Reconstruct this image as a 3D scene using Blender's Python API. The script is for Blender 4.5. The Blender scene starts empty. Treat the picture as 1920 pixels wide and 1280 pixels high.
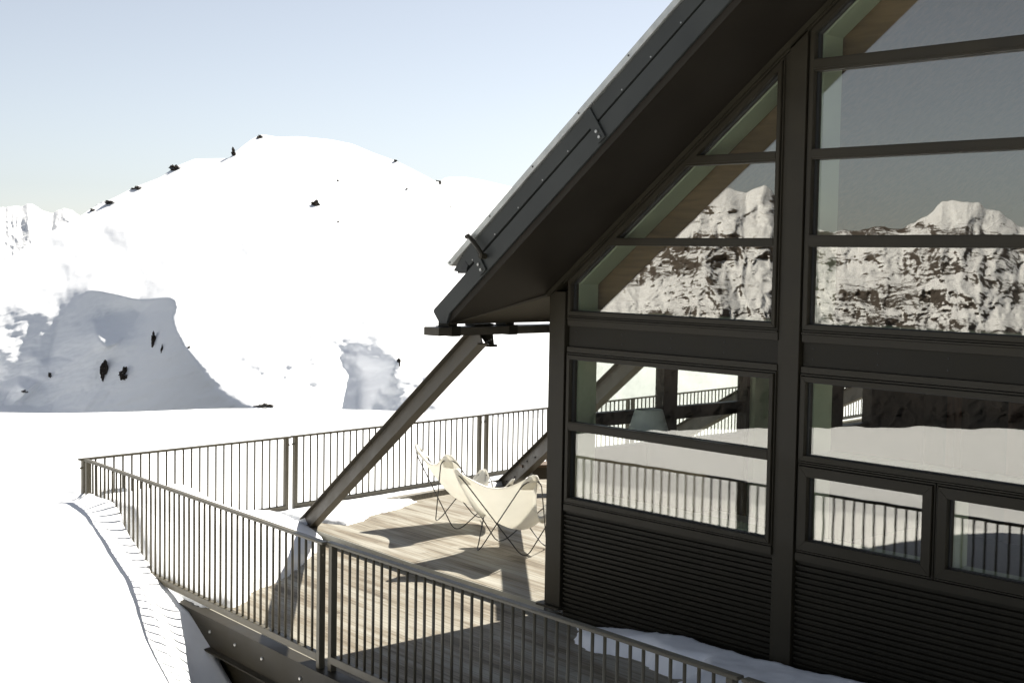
import bpy, bmesh, math, random
import numpy as np
from mathutils import Vector, Matrix
random.seed(7)
scene = bpy.context.scene
C = scene.collection

# ------------------------------------------------------------------ camera
CAM = np.array([10.0588, -9.3922, 3.45])
R_ = np.array([0.6599, 0.7512, 0.0169])
D_ = np.array([0.0561, -0.0269, -0.9981])
F_ = np.array([-0.7493, 0.6596, -0.0599])
cd = bpy.data.cameras.new("camera"); cam = bpy.data.objects.new("camera", cd); C.objects.link(cam)
m = Matrix.Identity(4)
for i in range(3):
    m[i][0] = R_[i]; m[i][1] = -D_[i]; m[i][2] = -F_[i]; m[i][3] = CAM[i]
cam.matrix_world = m
cd.sensor_width = 36; cd.lens = 48.75; cd.clip_start = 0.1; cd.clip_end = 30000
scene.camera = cam

# ------------------------------------------------------------------ light
SUN = np.array([-0.186, 0.98, 1.0]); SUN /= np.linalg.norm(SUN)
elev = math.asin(SUN[2]); azim = math.atan2(SUN[0], SUN[1])
w = bpy.data.worlds.new("World"); scene.world = w; w.use_nodes = True
nt = w.node_tree
sky = nt.nodes.new("ShaderNodeTexSky"); sky.sky_type = 'NISHITA'; sky.sun_disc = False
sky.sun_elevation = elev; sky.sun_rotation = azim; sky.altitude = 2200
sky.air_density = 1.0; sky.dust_density = 2.5; sky.ozone_density = 1.0
bg = nt.nodes["Background"]; bg.inputs[1].default_value = 0.057
hs = nt.nodes.new("ShaderNodeHueSaturation"); hs.inputs["Saturation"].default_value = .46
nt.links.new(sky.outputs[0], hs.inputs["Color"]); nt.links.new(hs.outputs[0], bg.inputs[0])
sl = bpy.data.lights.new("sun", 'SUN'); sl.energy = 4.6; sl.angle = math.radians(0.5); sl.color = (1.0, 0.95, 0.86)
so = bpy.data.objects.new("sun", sl); C.objects.link(so)
so.rotation_euler = Vector(SUN).to_track_quat('Z', 'Y').to_euler()
vs = scene.view_settings
vs.view_transform = 'Standard'; vs.look = 'None'; vs.exposure = 1.1; vs.gamma = 1

# ------------------------------------------------------------------ materials
def mat(name, base, rough=0.5, metal=0.0, spec=None, noise=None, bump=None, rough_noise=0.0):
    """noise=(scale, amount, (sx,sy,sz))  bump=(scale,strength,distance)"""
    M = bpy.data.materials.new(name); M.use_nodes = True
    n = M.node_tree; b = n.nodes["Principled BSDF"]
    b.inputs["Base Color"].default_value = (*base, 1); b.inputs["Roughness"].default_value = rough
    b.inputs["Metallic"].default_value = metal
    if spec is not None: b.inputs["Specular IOR Level"].default_value = spec
    tc = n.nodes.new("ShaderNodeTexCoord")
    if noise:
        mp = n.nodes.new("ShaderNodeMapping"); mp.inputs["Scale"].default_value = noise[2]
        tx = n.nodes.new("ShaderNodeTexNoise"); tx.inputs["Scale"].default_value = noise[0]; tx.inputs["Detail"].default_value = 6
        n.links.new(tc.outputs["Object"], mp.inputs[0]); n.links.new(mp.outputs[0], tx.inputs[0])
        cr = n.nodes.new("ShaderNodeMapRange"); cr.inputs[1].default_value = .3; cr.inputs[2].default_value = .7
        cr.inputs[3].default_value = 1 - noise[1]; cr.inputs[4].default_value = 1 + noise[1]
        n.links.new(tx.outputs[0], cr.inputs[0])
        mx = n.nodes.new("ShaderNodeVectorMath"); mx.operation = 'SCALE'; mx.inputs[0].default_value = base
        n.links.new(cr.outputs[0], mx.inputs["Scale"]); n.links.new(mx.outputs[0], b.inputs["Base Color"])
        if rough_noise:
            r2 = n.nodes.new("ShaderNodeMapRange"); r2.inputs[1].default_value = .3; r2.inputs[2].default_value = .7
            r2.inputs[3].default_value = rough - rough_noise; r2.inputs[4].default_value = rough + rough_noise
            n.links.new(tx.outputs[0], r2.inputs[0]); n.links.new(r2.outputs[0], b.inputs["Roughness"])
    if bump:
        t2 = n.nodes.new("ShaderNodeTexNoise"); t2.inputs["Scale"].default_value = bump[0]; t2.inputs["Detail"].default_value = 8
        n.links.new(tc.outputs["Object"], t2.inputs[0])
        bp = n.nodes.new("ShaderNodeBump"); bp.inputs["Strength"].default_value = bump[1]; bp.inputs["Distance"].default_value = bump[2]
        n.links.new(t2.outputs[0], bp.inputs["Height"]); n.links.new(bp.outputs[0], b.inputs["Normal"])
    return M
BRZ = mat("bronze_paint", (.027, .0225, .014), .45, spec=.22, noise=(3, .16, (1, 1, 1)), bump=(60, .06, .002), rough_noise=.08)
BRZ2 = mat("dark_panel_paint", (.017, .0145, .009), .5, spec=.18, noise=(2.5, .2, (1, 1, 1)), bump=(40, .08, .002), rough_noise=.08)
ROOFD = mat("roof_fascia_metal", (.036, .038, .035), .45, spec=.3, noise=(2, .15, (1, 1, 1)), rough_noise=.08)
SOFF = mat("soffit_panel", (.020, .016, .011), .6, spec=.2, noise=(1.5, .15, (1, 1, 1)))
SOFF_LIT = mat("lit_soffit_wedge", (.060, .050, .033), .6, spec=.3, noise=(1.5, .15, (1, 1, 1)))  # soffit colour with the light from deck and snow painted in
FLASH = mat("galvanised_flashing", (.50, .50, .47), .38, metal=.6, noise=(9, .15, (1, 1, 1)), rough_noise=.1)
RAIL = mat("railing_paint", (.105, .092, .064), .42, spec=.4, noise=(5, .15, (1, 1, 1)), rough_noise=.06)
STEEL = mat("brace_steel_paint", (.055, .046, .032), .45, spec=.35, noise=(4, .2, (1, 1, 1)), bump=(30, .1, .003), rough_noise=.1)
BOLT = mat("bolt_steel", (.5, .49, .46), .35, metal=.9)
BLACK = mat("rubber_gasket", (.012, .012, .012), .5)
LINE = mat("window_lining", (.42, .47, .33), .7, noise=(1.2, .08, (1, 1, 1)))
WOODI = mat("interior_timber", (.17, .11, .055), .5, noise=(4, .25, (.6, 6, 6)))
WOODD = mat("dark_timber", (.10, .055, .035), .45, noise=(4, .25, (6, 6, .6)))
WALLI = mat("interior_wall", (.05, .047, .04), .8, noise=(1, .1, (1, 1, 1)))
WHITE = mat("white_laminate", (.78, .77, .73), .4, noise=(1, .04, (1, 1, 1)))
SHADE = mat("lamp_shade_fabric", (.62, .66, .63), .8, noise=(30, .05, (1, 1, 1)))
ROD = mat("chair_rod", (.02, .017, .015), .35)
ROCK = mat("rock_face", (.085, .075, .062), .9, noise=(.6, .5, (1, 1, 2)), bump=(1.5, .8, .6))

def canvas_mat():
    M = mat("cream_canvas", (.90, .885, .84), .85, noise=(6, .05, (1, 1, 1)), bump=(350, .25, .002))
    n = M.node_tree; b = n.nodes["Principled BSDF"]; out = n.nodes["Material Output"]
    tr = n.nodes.new("ShaderNodeBsdfTranslucent"); tr.inputs[0].default_value = (.93, .915, .85, 1)
    mx = n.nodes.new("ShaderNodeMixShader"); mx.inputs[0].default_value = .42
    n.links.new(b.outputs[0], mx.inputs[1]); n.links.new(tr.outputs[0], mx.inputs[2]); n.links.new(mx.outputs[0], out.inputs[0])
    return M
CANVAS = canvas_mat()

def glass_mat():
    M = bpy.data.materials.new("window_glass"); M.use_nodes = True
    n = M.node_tree; n.nodes.clear()
    out = n.nodes.new("ShaderNodeOutputMaterial"); mx = n.nodes.new("ShaderNodeMixShader")
    tr = n.nodes.new("ShaderNodeBsdfTransparent"); tr.inputs[0].default_value = (.96, .975, .95, 1)
    gl = n.nodes.new("ShaderNodeBsdfGlossy"); gl.inputs["Roughness"].default_value = 0.0; gl.inputs[0].default_value = (1, .97, .92, 1)
    geo = n.nodes.new("ShaderNodeNewGeometry"); dp = n.nodes.new("ShaderNodeVectorMath"); dp.operation = 'DOT_PRODUCT'
    n.links.new(geo.outputs["Normal"], dp.inputs[0]); n.links.new(geo.outputs["Incoming"], dp.inputs[1])
    def mm(op, a, b=None):
        q = n.nodes.new("ShaderNodeMath"); q.operation = op
        for i, v in enumerate((a, b)):
            if v is None: continue
            if isinstance(v, (int, float)): q.inputs[i].default_value = v
            else: n.links.new(v, q.inputs[i])
        return q.outputs[0]
    k5 = mm('POWER', mm('SUBTRACT', 1.0, mm('ABSOLUTE', dp.outputs["Value"])), 5.0)
    F0 = .145
    fr_out = mm('ADD', mm('MULTIPLY', k5, 1 - F0), F0)
    tc = n.nodes.new("ShaderNodeTexCoord"); tx = n.nodes.new("ShaderNodeTexNoise"); tx.inputs["Scale"].default_value = 3.5; tx.inputs["Detail"].default_value = 1
    bp = n.nodes.new("ShaderNodeBump"); bp.inputs["Strength"].default_value = .07; bp.inputs["Distance"].default_value = .004
    n.links.new(tc.outputs["Object"], tx.inputs[0]); n.links.new(tx.outputs[0], bp.inputs["Height"]); n.links.new(bp.outputs[0], gl.inputs["Normal"])
    n.links.new(fr_out, mx.inputs[0]); n.links.new(tr.outputs[0], mx.inputs[1]); n.links.new(gl.outputs[0], mx.inputs[2])
    n.links.new(mx.outputs[0], out.inputs[0])
    return M
GLASS = glass_mat()

def snow_mat(name, sc, strength, dist, tint=(.86, .87, .88)):
    M = mat(name, tint, .75, spec=.25)
    n = M.node_tree; b = n.nodes["Principled BSDF"]; tc = n.nodes.new("ShaderNodeTexCoord")
    prev = None
    for s, st, d, stretch in ((sc, strength, dist, (1, 1, 1)), (sc * 9, strength * .6, dist * .12, (1, 1, 1)), (sc * .35, strength, dist * 2, (.35, 1.6, 1))):
        mp = n.nodes.new("ShaderNodeMapping"); mp.inputs["Scale"].default_value = stretch; mp.inputs["Rotation"].default_value = (0, 0, .7)
        t = n.nodes.new("ShaderNodeTexNoise"); t.inputs["Scale"].default_value = s; t.inputs["Detail"].default_value = 5
        bp = n.nodes.new("ShaderNodeBump"); bp.inputs["Strength"].default_value = st; bp.inputs["Distance"].default_value = d
        n.links.new(tc.outputs["Object"], mp.inputs[0]); n.links.new(mp.outputs[0], t.inputs[0]); n.links.new(t.outputs[0], bp.inputs["Height"])
        if prev: n.links.new(prev.outputs[0], bp.inputs["Normal"])
        prev = bp
    n.links.new(prev.outputs[0], b.inputs["Normal"])
    return M
SNOW = snow_mat("snow_near", 3.0, .26, .04)
SNOWF = snow_mat("snow_hillside", .06, .25, 1.0, (.92, .93, .945))

def deck_mat():
    M = bpy.data.materials.new("weathered_deck_boards"); M.use_nodes = True
    n = M.node_tree; L = n.links.new; b = n.nodes["Principled BSDF"]; b.inputs["Roughness"].default_value = .7
    tc = n.nodes.new("ShaderNodeTexCoord"); sp = n.nodes.new("ShaderNodeSeparateXYZ")
    mp0 = n.nodes.new("ShaderNodeMapping"); mp0.inputs["Rotation"].default_value = (0, 0, math.radians(3.2))
    L(tc.outputs["Object"], mp0.inputs[0]); L(mp0.outputs[0], sp.inputs[0])
    def math_(op, a, bb=None):
        q = n.nodes.new("ShaderNodeMath"); q.operation = op
        for i, v in enumerate((a, bb)):
            if v is None: continue
            if isinstance(v, (int, float)): q.inputs[i].default_value = v
            else: L(v, q.inputs[i])
        return q.outputs[0]
    yb = math_('DIVIDE', sp.outputs[1], .125)
    idx = math_('FLOOR', yb); fr = math_('FRACT', yb)
    # offset butt joints per board
    wn = n.nodes.new("ShaderNodeTexWhiteNoise"); wn.noise_dimensions = '1D'; L(idx, wn.inputs["W"])
    xo = math_('ADD', sp.outputs[0], math_('MULTIPLY', wn.outputs[0], 3.0))
    seg = math_('FLOOR', math_('DIVIDE', xo, 3.0)); xf = math_('FRACT', math_('DIVIDE', xo, 3.0))
    cx = n.nodes.new("ShaderNodeCombineXYZ"); L(idx, cx.inputs[0]); L(seg, cx.inputs[1])
    wn2 = n.nodes.new("ShaderNodeTexWhiteNoise"); wn2.noise_dimensions = '2D'; L(cx.outputs[0], wn2.inputs["Vector"])
    # grain noise stretched along board, shifted per board
    cg = n.nodes.new("ShaderNodeCombineXYZ"); L(math_('MULTIPLY', sp.outputs[0], 1.0), cg.inputs[0]); L(math_('MULTIPLY', sp.outputs[1], 26), cg.inputs[1]); L(math_('MULTIPLY', wn2.outputs[0], 30), cg.inputs[2])
    g = n.nodes.new("ShaderNodeTexNoise"); g.inputs["Scale"].default_value = 1.5; g.inputs["Detail"].default_value = 6; g.inputs["Roughness"].default_value = .62; L(cg.outputs[0], g.inputs[0])
    cs = n.nodes.new("ShaderNodeCombineXYZ"); L(math_('MULTIPLY', sp.outputs[0], .55), cs.inputs[0]); L(math_('MULTIPLY', sp.outputs[1], 3.4), cs.inputs[1])
    st = n.nodes.new("ShaderNodeTexNoise"); st.inputs["Scale"].default_value = 1.3; st.inputs["Detail"].default_value = 4; L(cs.outputs[0], st.inputs[0])
    val = math_('ADD', math_('MULTIPLY', g.outputs[0], .55), math_('ADD', math_('MULTIPLY', st.outputs[0], .75), math_('ADD', math_('MULTIPLY', wn2.outputs[0], .12), .05)))
    cr = n.nodes.new("ShaderNodeValToRGB"); e = cr.color_ramp.elements
    e[0].position = .585; e[0].color = (.095, .074, .046, 1)
    e[1].position = .93; e[1].color = (.37, .35, .29, 1)
    k = e.new(.675); k.color = (.185, .150, .100, 1)
    k = e.new(.765); k.color = (.262, .236, .182, 1)
    L(val, cr.inputs[0])
    # grooves
    d = math_('ABSOLUTE', math_('SUBTRACT', fr, .5)); gap = math_('GREATER_THAN', d, .468)
    d2 = math_('ABSOLUTE', math_('SUBTRACT', xf, .5)); gap2 = math_('GREATER_THAN', d2, .4985)
    gp = math_('MAXIMUM', gap, gap2)
    mx = n.nodes.new("ShaderNodeMix"); mx.data_type = 'RGBA'; L(math_('MULTIPLY', gp, .5), mx.inputs[0]); L(cr.outputs[0], mx.inputs[6]); mx.inputs[7].default_value = (.03, .025, .02, 1)
    L(mx.outputs[2], b.inputs["Base Color"])
    # fine ribs + grain bump
    rib = math_('MULTIPLY', math_('SINE', math_('MULTIPLY', yb, 2 * math.pi * 7)), .12)
    hgt = math_('SUBTRACT', math_('ADD', math_('MULTIPLY', g.outputs[0], .5), rib), math_('MULTIPLY', gp, 1.5))
    bp = n.nodes.new("ShaderNodeBump"); bp.inputs["Strength"].default_value = .5; bp.inputs["Distance"].default_value = .006
    L(hgt, bp.inputs["Height"]); L(bp.outputs[0], b.inputs["Normal"])
    return M
DECK = deck_mat()
TIMB = mat("weathered_edge_timber", (.20, .185, .155), .8, noise=(3, .35, (.5, 8, 8)), bump=(20, .3, .004))

def mountain_mat(name="mountain_rock_and_snow", snow_thr=.5, zlo=-300, zhi=-100, scale=.004, soft=.05):
    M = bpy.data.materials.new(name); M.use_nodes = True
    n = M.node_tree; L = n.links.new; b = n.nodes["Principled BSDF"]; b.inputs["Roughness"].default_value = .85; b.inputs["Specular IOR Level"].default_value = .1
    geo = n.nodes.new("ShaderNodeNewGeometry"); tc = n.nodes.new("ShaderNodeTexCoord")
    sp = n.nodes.new("ShaderNodeSeparateXYZ"); L(geo.outputs["Normal"], sp.inputs[0])
    po = n.nodes.new("ShaderNodeSeparateXYZ"); L(geo.outputs["Position"], po.inputs[0])
    mp = n.nodes.new("ShaderNodeMapping"); mp.inputs["Scale"].default_value = (1, 1, 3.6); mp.inputs["Rotation"].default_value = (.35, -.3, 0); L(tc.outputs["Object"], mp.inputs[0])
    t = n.nodes.new("ShaderNodeTexNoise"); t.inputs["Scale"].default_value = scale; t.inputs["Detail"].default_value = 9; t.inputs["Roughness"].default_value = .74; t.inputs["Distortion"].default_value = .9; L(mp.outputs[0], t.inputs[0])
    def mth(op, a, c):
        q = n.nodes.new("ShaderNodeMath"); q.operation = op
        for i, v in enumerate((a, c)):
            if isinstance(v, (int, float)): q.inputs[i].default_value = v
            else: L(v, q.inputs[i])
        return q.outputs[0]
    zz = n.nodes.new("ShaderNodeMapRange"); zz.inputs[1].default_value = zlo; zz.inputs[2].default_value = zhi; zz.inputs[3].default_value = -.75; zz.inputs[4].default_value = .0; L(po.outputs[2], zz.inputs[0])
    tl = n.nodes.new("ShaderNodeTexNoise"); tl.inputs["Scale"].default_value = scale * .16; tl.inputs["Detail"].default_value = 3; L(mp.outputs[0], tl.inputs[0])
    lowf = mth('MULTIPLY', mth('SUBTRACT', tl.outputs[0], .5), .85)
    v = mth('ADD', mth('ADD', mth('ADD', mth('MULTIPLY', sp.outputs[2], .40), .09), mth('ADD', lowf, t.outputs[0])), zz.outputs[0])
    r = n.nodes.new("ShaderNodeMapRange"); r.inputs[1].default_value = snow_thr - soft; r.inputs[2].default_value = snow_thr + soft; L(v, r.inputs[0])
    mx = n.nodes.new("ShaderNodeMix"); mx.data_type = 'RGBA'; L(r.outputs[0], mx.inputs[0]); mx.inputs[6].default_value = (.050, .042, .036, 1); mx.inputs[7].default_value = (.84, .84, .84, 1)
    fo = n.nodes.new('ShaderNodeMix'); fo.data_type = 'RGBA'; fo.inputs[6].default_value = (.011, .010, .010, 1); fo.inputs[7].default_value = (.085, .070, .058, 1)
    f2 = n.nodes.new('ShaderNodeMapRange'); f2.inputs[1].default_value = zlo; f2.inputs[2].default_value = zhi + 20; L(po.outputs[2], f2.inputs[0]); L(f2.outputs[0], fo.inputs[0]); L(fo.outputs[2], mx.inputs[6])
    L(mx.outputs[2], b.inputs["Base Color"])
    t2 = n.nodes.new("ShaderNodeTexNoise"); t2.inputs["Scale"].default_value = scale * 5; t2.inputs["Detail"].default_value = 8; L(tc.outputs["Object"], t2.inputs[0])
    bp = n.nodes.new("ShaderNodeBump"); bp.inputs["Strength"].default_value = .8; bp.inputs["Distance"].default_value = 6; L(t2.outputs[0], bp.inputs["Height"]); L(bp.outputs[0], b.inputs["Normal"])
    return M

# ------------------------------------------------------------------ mesh helpers
def tag(o, label=None, cat=None, group=None, kind=None):
    if label: o["label"] = label
    if cat: o["category"] = cat
    if group: o["group"] = group
    if kind: o["kind"] = kind
    return o
def empty(name, loc, rz=0, **k):
    o = bpy.data.objects.new(name, None); C.objects.link(o); o.location = loc; o.rotation_euler = (0, 0, rz); o.empty_display_size = .2
    return tag(o, **k)
class MB:
    def __init__(s): s.v = []; s.f = []
    def add(s, vs, fs):
        o = len(s.v); s.v += [tuple(map(float, p)) for p in vs]; s.f += [tuple(i + o for i in f) for f in fs]; return s
    def hexa(s, p):   # 8 pts: bottom 4 ccw, top 4
        return s.add(p, [(3, 2, 1, 0), (4, 5, 6, 7), (0, 1, 5, 4), (1, 2, 6, 5), (2, 3, 7, 6), (3, 0, 4, 7)])
    def box(s, x0, x1, y0, y1, z0, z1):
        return s.hexa([(x0, y0, z0), (x1, y0, z0), (x1, y1, z0), (x0, y1, z0), (x0, y0, z1), (x1, y0, z1), (x1, y1, z1), (x0, y1, z1)])
    def bar(s, a, b, wd, ht, up=(0, 0, 1)):
        a = Vector(a); b = Vector(b); d = (b - a).normalized(); sd = d.cross(Vector(up)).normalized(); u = sd.cross(d)
        p = []
        for q in (-1, 1):
            for (e, c) in ((a, -1), (b, 1)) if False else ():
                pass
        for uu in (-1, 1):
            for (e, ss) in ((a, -1), (a, 1), (b, 1), (b, -1)):
                p.append(e + sd * ss * wd / 2 + u * uu * ht / 2)
        return s.hexa([p[0], p[1], p[2], p[3], p[4], p[5], p[6], p[7]])
    def prism_y(s, poly, y0, y1):   # polygon in xz extruded along y
        n = len(poly); vs = [(x, y0, z) for x, z in poly] + [(x, y1, z) for x, z in poly]
        fs = [tuple(range(n)), tuple(range(2 * n - 1, n - 1, -1))] + [(i, i + n, (i + 1) % n + n, (i + 1) % n) for i in range(n)]
        return s.add(vs, fs)
    def prism(s, poly, z0, z1):
        n = len(poly); vs = [(x, y, z0) for x, y in poly] + [(x, y, z1) for x, y in poly]
        fs = [tuple(range(n - 1, -1, -1)), tuple(range(n, 2 * n))] + [(i, (i + 1) % n, (i + 1) % n + n, i + n) for i in range(n)]
        return s.add(vs, fs)
    def tube(s, pts, r, n=8, closed=False):
        pts = [Vector(p) for p in pts]; N = len(pts); vs = []; fs = []
        prevu = None
        for i, p in enumerate(pts):
            a = pts[(i - 1) % N] if (closed or i > 0) else p; b = pts[(i + 1) % N] if (closed or i < N - 1) else p
            d = (b - a).normalized()
            u = Vector((0, 0, 1)).cross(d) if prevu is None else prevu - d * prevu.dot(d)
            if u.length < 1e-4: u = Vector((1, 0, 0)).cross(d)
            u.normalize(); v = d.cross(u); prevu = u
            for k in range(n):
                t = 2 * math.pi * k / n; vs.append(p + u * math.cos(t) * r + v * math.sin(t) * r)
        for i in range(N if closed else N - 1):
            for k in range(n):
                a = i * n + k; b = i * n + (k + 1) % n; c = ((i + 1) % N) * n + (k + 1) % n; d2 = ((i + 1) % N) * n + k
                fs.append((a, b, c, d2))
        if not closed: fs += [tuple(range(n - 1, -1, -1)), tuple(range((N - 1) * n, N * n))]
        return s.add(vs, fs)
    def lathe(s, prof, n=24, c=(0, 0)):
        vs = []; fs = []
        for (r, z) in prof:
            for k in range(n):
                t = 2 * math.pi * k / n; vs.append((c[0] + r * math.cos(t), c[1] + r * math.sin(t), z))
        for i in range(len(prof) - 1):
            for k in range(n):
                a = i * n + k; b = i * n + (k + 1) % n; fs.append((a, b, b + n, a + n))
        return s.add(vs, fs)
    def build(s, name, m, parent=None, bevel=0, smooth=False, loc=None):
        me = bpy.data.meshes.new(name); me.from_pydata(s.v, [], s.f); me.validate()
        bm = bmesh.new(); bm.from_mesh(me)
        bmesh.ops.recalc_face_normals(bm, faces=bm.faces)
        if bevel: bmesh.ops.bevel(bm, geom=list(bm.edges), offset=bevel, segments=2, affect='EDGES', clamp_overlap=True)
        bm.to_mesh(me); bm.free()
        if smooth: me.polygons.foreach_set("use_smooth", [True] * len(me.polygons))
        me.materials.append(m)
        o = bpy.data.objects.new(name, me); C.objects.link(o)
        if loc: o.location = loc
        if parent: o.parent = parent
        return o
def inst(o, loc=None, parent=None, rot=None):
    c = o.copy(); C.objects.link(c)
    if loc is not None: c.location = loc
    if rot is not None: c.rotation_euler = rot
    if parent: c.parent = parent
    return c
def grid_obj(name, X, Y, Z, m, keep=None, smooth=True, parent=None):
    ny, nx = X.shape; co = np.stack([X, Y, Z], -1).reshape(-1, 3).astype(np.float32)
    i = np.arange(ny * nx).reshape(ny, nx)
    q = np.stack([i[:-1, :-1], i[:-1, 1:], i[1:, 1:], i[1:, :-1]], -1).reshape(-1, 4)
    if keep is not None: q = q[keep[:-1, :-1].ravel() | keep[1:, 1:].ravel() | keep[:-1, 1:].ravel() | keep[1:, :-1].ravel()]
    used = np.unique(q); rm = -np.ones(ny * nx, int); rm[used] = np.arange(len(used)); q = rm[q]; co = co[used]
    me = bpy.data.meshes.new(name); me.vertices.add(len(co)); me.vertices.foreach_set("co", co.ravel())
    me.loops.add(q.size); me.loops.foreach_set("vertex_index", q.ravel().astype(np.int32))
    me.polygons.add(len(q)); me.polygons.foreach_set("loop_start", np.arange(0, q.size, 4, dtype=np.int32)); me.polygons.foreach_set("loop_total", np.full(len(q), 4, np.int32))
    me.polygons.foreach_set("use_smooth", np.full(len(q), smooth)); me.update(calc_edges=True); me.validate(); me.materials.append(m)
    o = bpy.data.objects.new(name, me); C.objects.link(o)
    if parent: o.parent = parent
    return o

# numpy gradient noise
_rs = np.random.RandomState(3); _perm = _rs.permutation(512); _perm = np.concatenate([_perm, _perm, _perm]); _ang = _rs.rand(512) * 2 * np.pi
def pn(x, y):
    xi = np.floor(x).astype(int); yi = np.floor(y).astype(int); xf = x - xi; yf = y - yi
    u = xf * xf * xf * (xf * (xf * 6 - 15) + 10); v = yf * yf * yf * (yf * (yf * 6 - 15) + 10)
    def g(ix, iy, dx, dy):
        a = _ang[_perm[_perm[ix & 511] + (iy & 511)]]; return np.cos(a) * dx + np.sin(a) * dy
    n00 = g(xi, yi, xf, yf); n10 = g(xi + 1, yi, xf - 1, yf); n01 = g(xi, yi + 1, xf, yf - 1); n11 = g(xi + 1, yi + 1, xf - 1, yf - 1)
    return 1.4 * ((n00 * (1 - u) + n10 * u) * (1 - v) + (n01 * (1 - u) + n11 * u) * v)
def fbm(x, y, o=5, g=.5):
    s = 0; a = 1; t = 0
    for k in range(o): s = s + a * pn(x + 17.3 * k, y - 9.1 * k); t += a; a *= g; x = x * 2.03; y = y * 2.03
    return s / t
def ridged(x, y, o=6, g=.55):
    s = 0; a = 1; t = 0
    for k in range(o): s = s + a * (1 - np.abs(pn(x + 31.7 * k, y + 5.3 * k)) * 1.6); t += a; a *= g; x = x * 2.1; y = y * 2.1
    return s / t
def sstep(a, b, x): t = np.clip((x - a) / (b - a), 0, 1); return t * t * (3 - 2 * t)
def in_poly(px, py, poly):
    r = np.zeros(px.shape, bool); n = len(poly)
    for i in range(n):
        x1, y1 = poly[i]; x2, y2 = poly[(i + 1) % n]
        c = ((y1 > py) != (y2 > py)) & (px < (x2 - x1) * (py - y1) / ((y2 - y1) + 1e-12) + x1); r ^= c
    return r
def d_poly(px, py, poly, closed=True):
    d = np.full(px.shape, 1e9); n = len(poly)
    for i in range(n if closed else n - 1):
        x1, y1 = poly[i]; x2, y2 = poly[(i + 1) % n]; dx, dy = x2 - x1, y2 - y1
        t = np.clip(((px - x1) * dx + (py - y1) * dy) / (dx * dx + dy * dy + 1e-12), 0, 1)
        d = np.minimum(d, np.hypot(px - x1 - t * dx, py - y1 - t * dy))
    return d

# ------------------------------------------------------------------ site plan
ZL = -0.12                      # lower deck level, upper deck at 0
def rail_y(x):                  # line of the near railing
    return np.interp(x, [-5.5, 0.19, 4.9, 12], [-2.40, -2.80, -3.0, -3.36])
FENCE = [(-5.50, -2.40), (-5.90, .70), (-6.45, 4.56), (-6.80, 7.0), (-7.5, 11.4), (-8.3, 18.0)]
def fence_x(y): return np.interp(y, [p[1] for p in FENCE], [p[0] for p in FENCE])

# ------------------------------------------------------------------ near snow ground
def ray_dir(px, py): return (px - 960) / 2600 * R_ + (py - 640) / 2600 * D_ + F_
def snow_h(x, y):
    ry = rail_y(x); d = ry - y                         # distance outside the near railing
    fx = fence_x(y)
    # plateau far from deck
    base = -.25 - .55 * sstep(0, 26, np.hypot(x + 3, y - 2)) + .10 * fbm(x * .12, y * .12, 3) + .02 * fbm(x * .9, y * .9, 3)
    # moat and lip along the near rail
    t = np.clip((x + 5.5), 0, 30)
    dc = np.clip(.10 + .36 * t, 0, 2.3)                   # distance of the lip from the rail
    zc = np.interp(x, [-9, -6, -5, -3.5, -1, 2, 6, 10], [-.1, .45, .58, .50, .40, .42, .50, .50])
    zf = np.interp(x, [-7, -5.2, -4.6, -4.25, -4.0, -3.7, -3.4, -3.15, -2.8, -2.4, -1.9, -1.3, 0, 12], [.4, .62, .62, .46, .30, .15, .04, -.04, -.08, -.16, -.40, -.80, -1.2, -1.3])
    k = sstep(0, 1, d / np.maximum(dc, .05))
    rise = zf + (zc - zf) * (k ** 1.25)
    # second small lip half way
    rise = rise + .10 * np.exp(-((d - .40 * dc - .12) / .13) ** 2) * sstep(-4.2, -3.3, x) * (1 - sstep(1, 2.5, x))
    rise = rise + .016 * np.exp(-((d - dc) / .22) ** 2) * sstep(-5.6, -4.8, x)
    rise = rise + .012 * fbm(x * 3, y * 3, 3)
    fall = sstep(0, 13, d - dc)
    out = rise * (1 - fall) + (base + .1) * fall
    z = np.where(d > 0, out, base)
    # drift heaped at the corner, both sides of the far fence
    cor = np.exp(-(((x + 5.9) / 1.5) ** 2 + (np.where(y + 2 < 0, (y + 2.0) / 3.4, (y + 2) / 1.15)) ** 2))
    o2 = fx - x                                         # outside of far fence
    left = np.where((x < -5.5) & (d > -1e-6), 1.0, 0.0)
    z2 = np.minimum(base, -.03) * 0 + (-.04) * np.exp(-np.clip(o2, 0, 99) / 6) + base * (1 - np.exp(-np.clip(o2, 0, 99) / 6)) + .66 * cor
    side = (o2 > 0)
    wl = sstep(-6.6, -5.4, x)
    z = np.where(side & (d <= 0), z2, z)
    z = np.where(side & (d > 0), z2 * (1 - wl) + z * wl, z)
    # under the decks and house
    und = (d < 0) & (x > fx)
    z = np.where(und, -1.35 + (np.interp(x, [-5.6, -4.4, -3.4, -2.2], [1.6, 1.2, .95, 0.2]) * np.exp(d / .25)), z)
    # under the corner: keep close below the deck top so no gap shows
    return z
def ax(lo, fl, fh, hi, st, gr=1.07):
    a = list(np.arange(fl, fh, st)); s = st; x = fl
    left = []
    while x > lo: s *= gr; x -= s; left.append(x)
    s = st; x = a[-1]; right = []
    while x < hi: s *= gr; x += s; right.append(x)
    return np.array(left[::-1] + a + right)
xs = ax(-75, -7.2, 3.2, 70, .06); ys = ax(-85, -8, 1.2, 75, .06)
X, Y = np.meshgrid(xs, ys)
Z = snow_h(X, Y)
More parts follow.
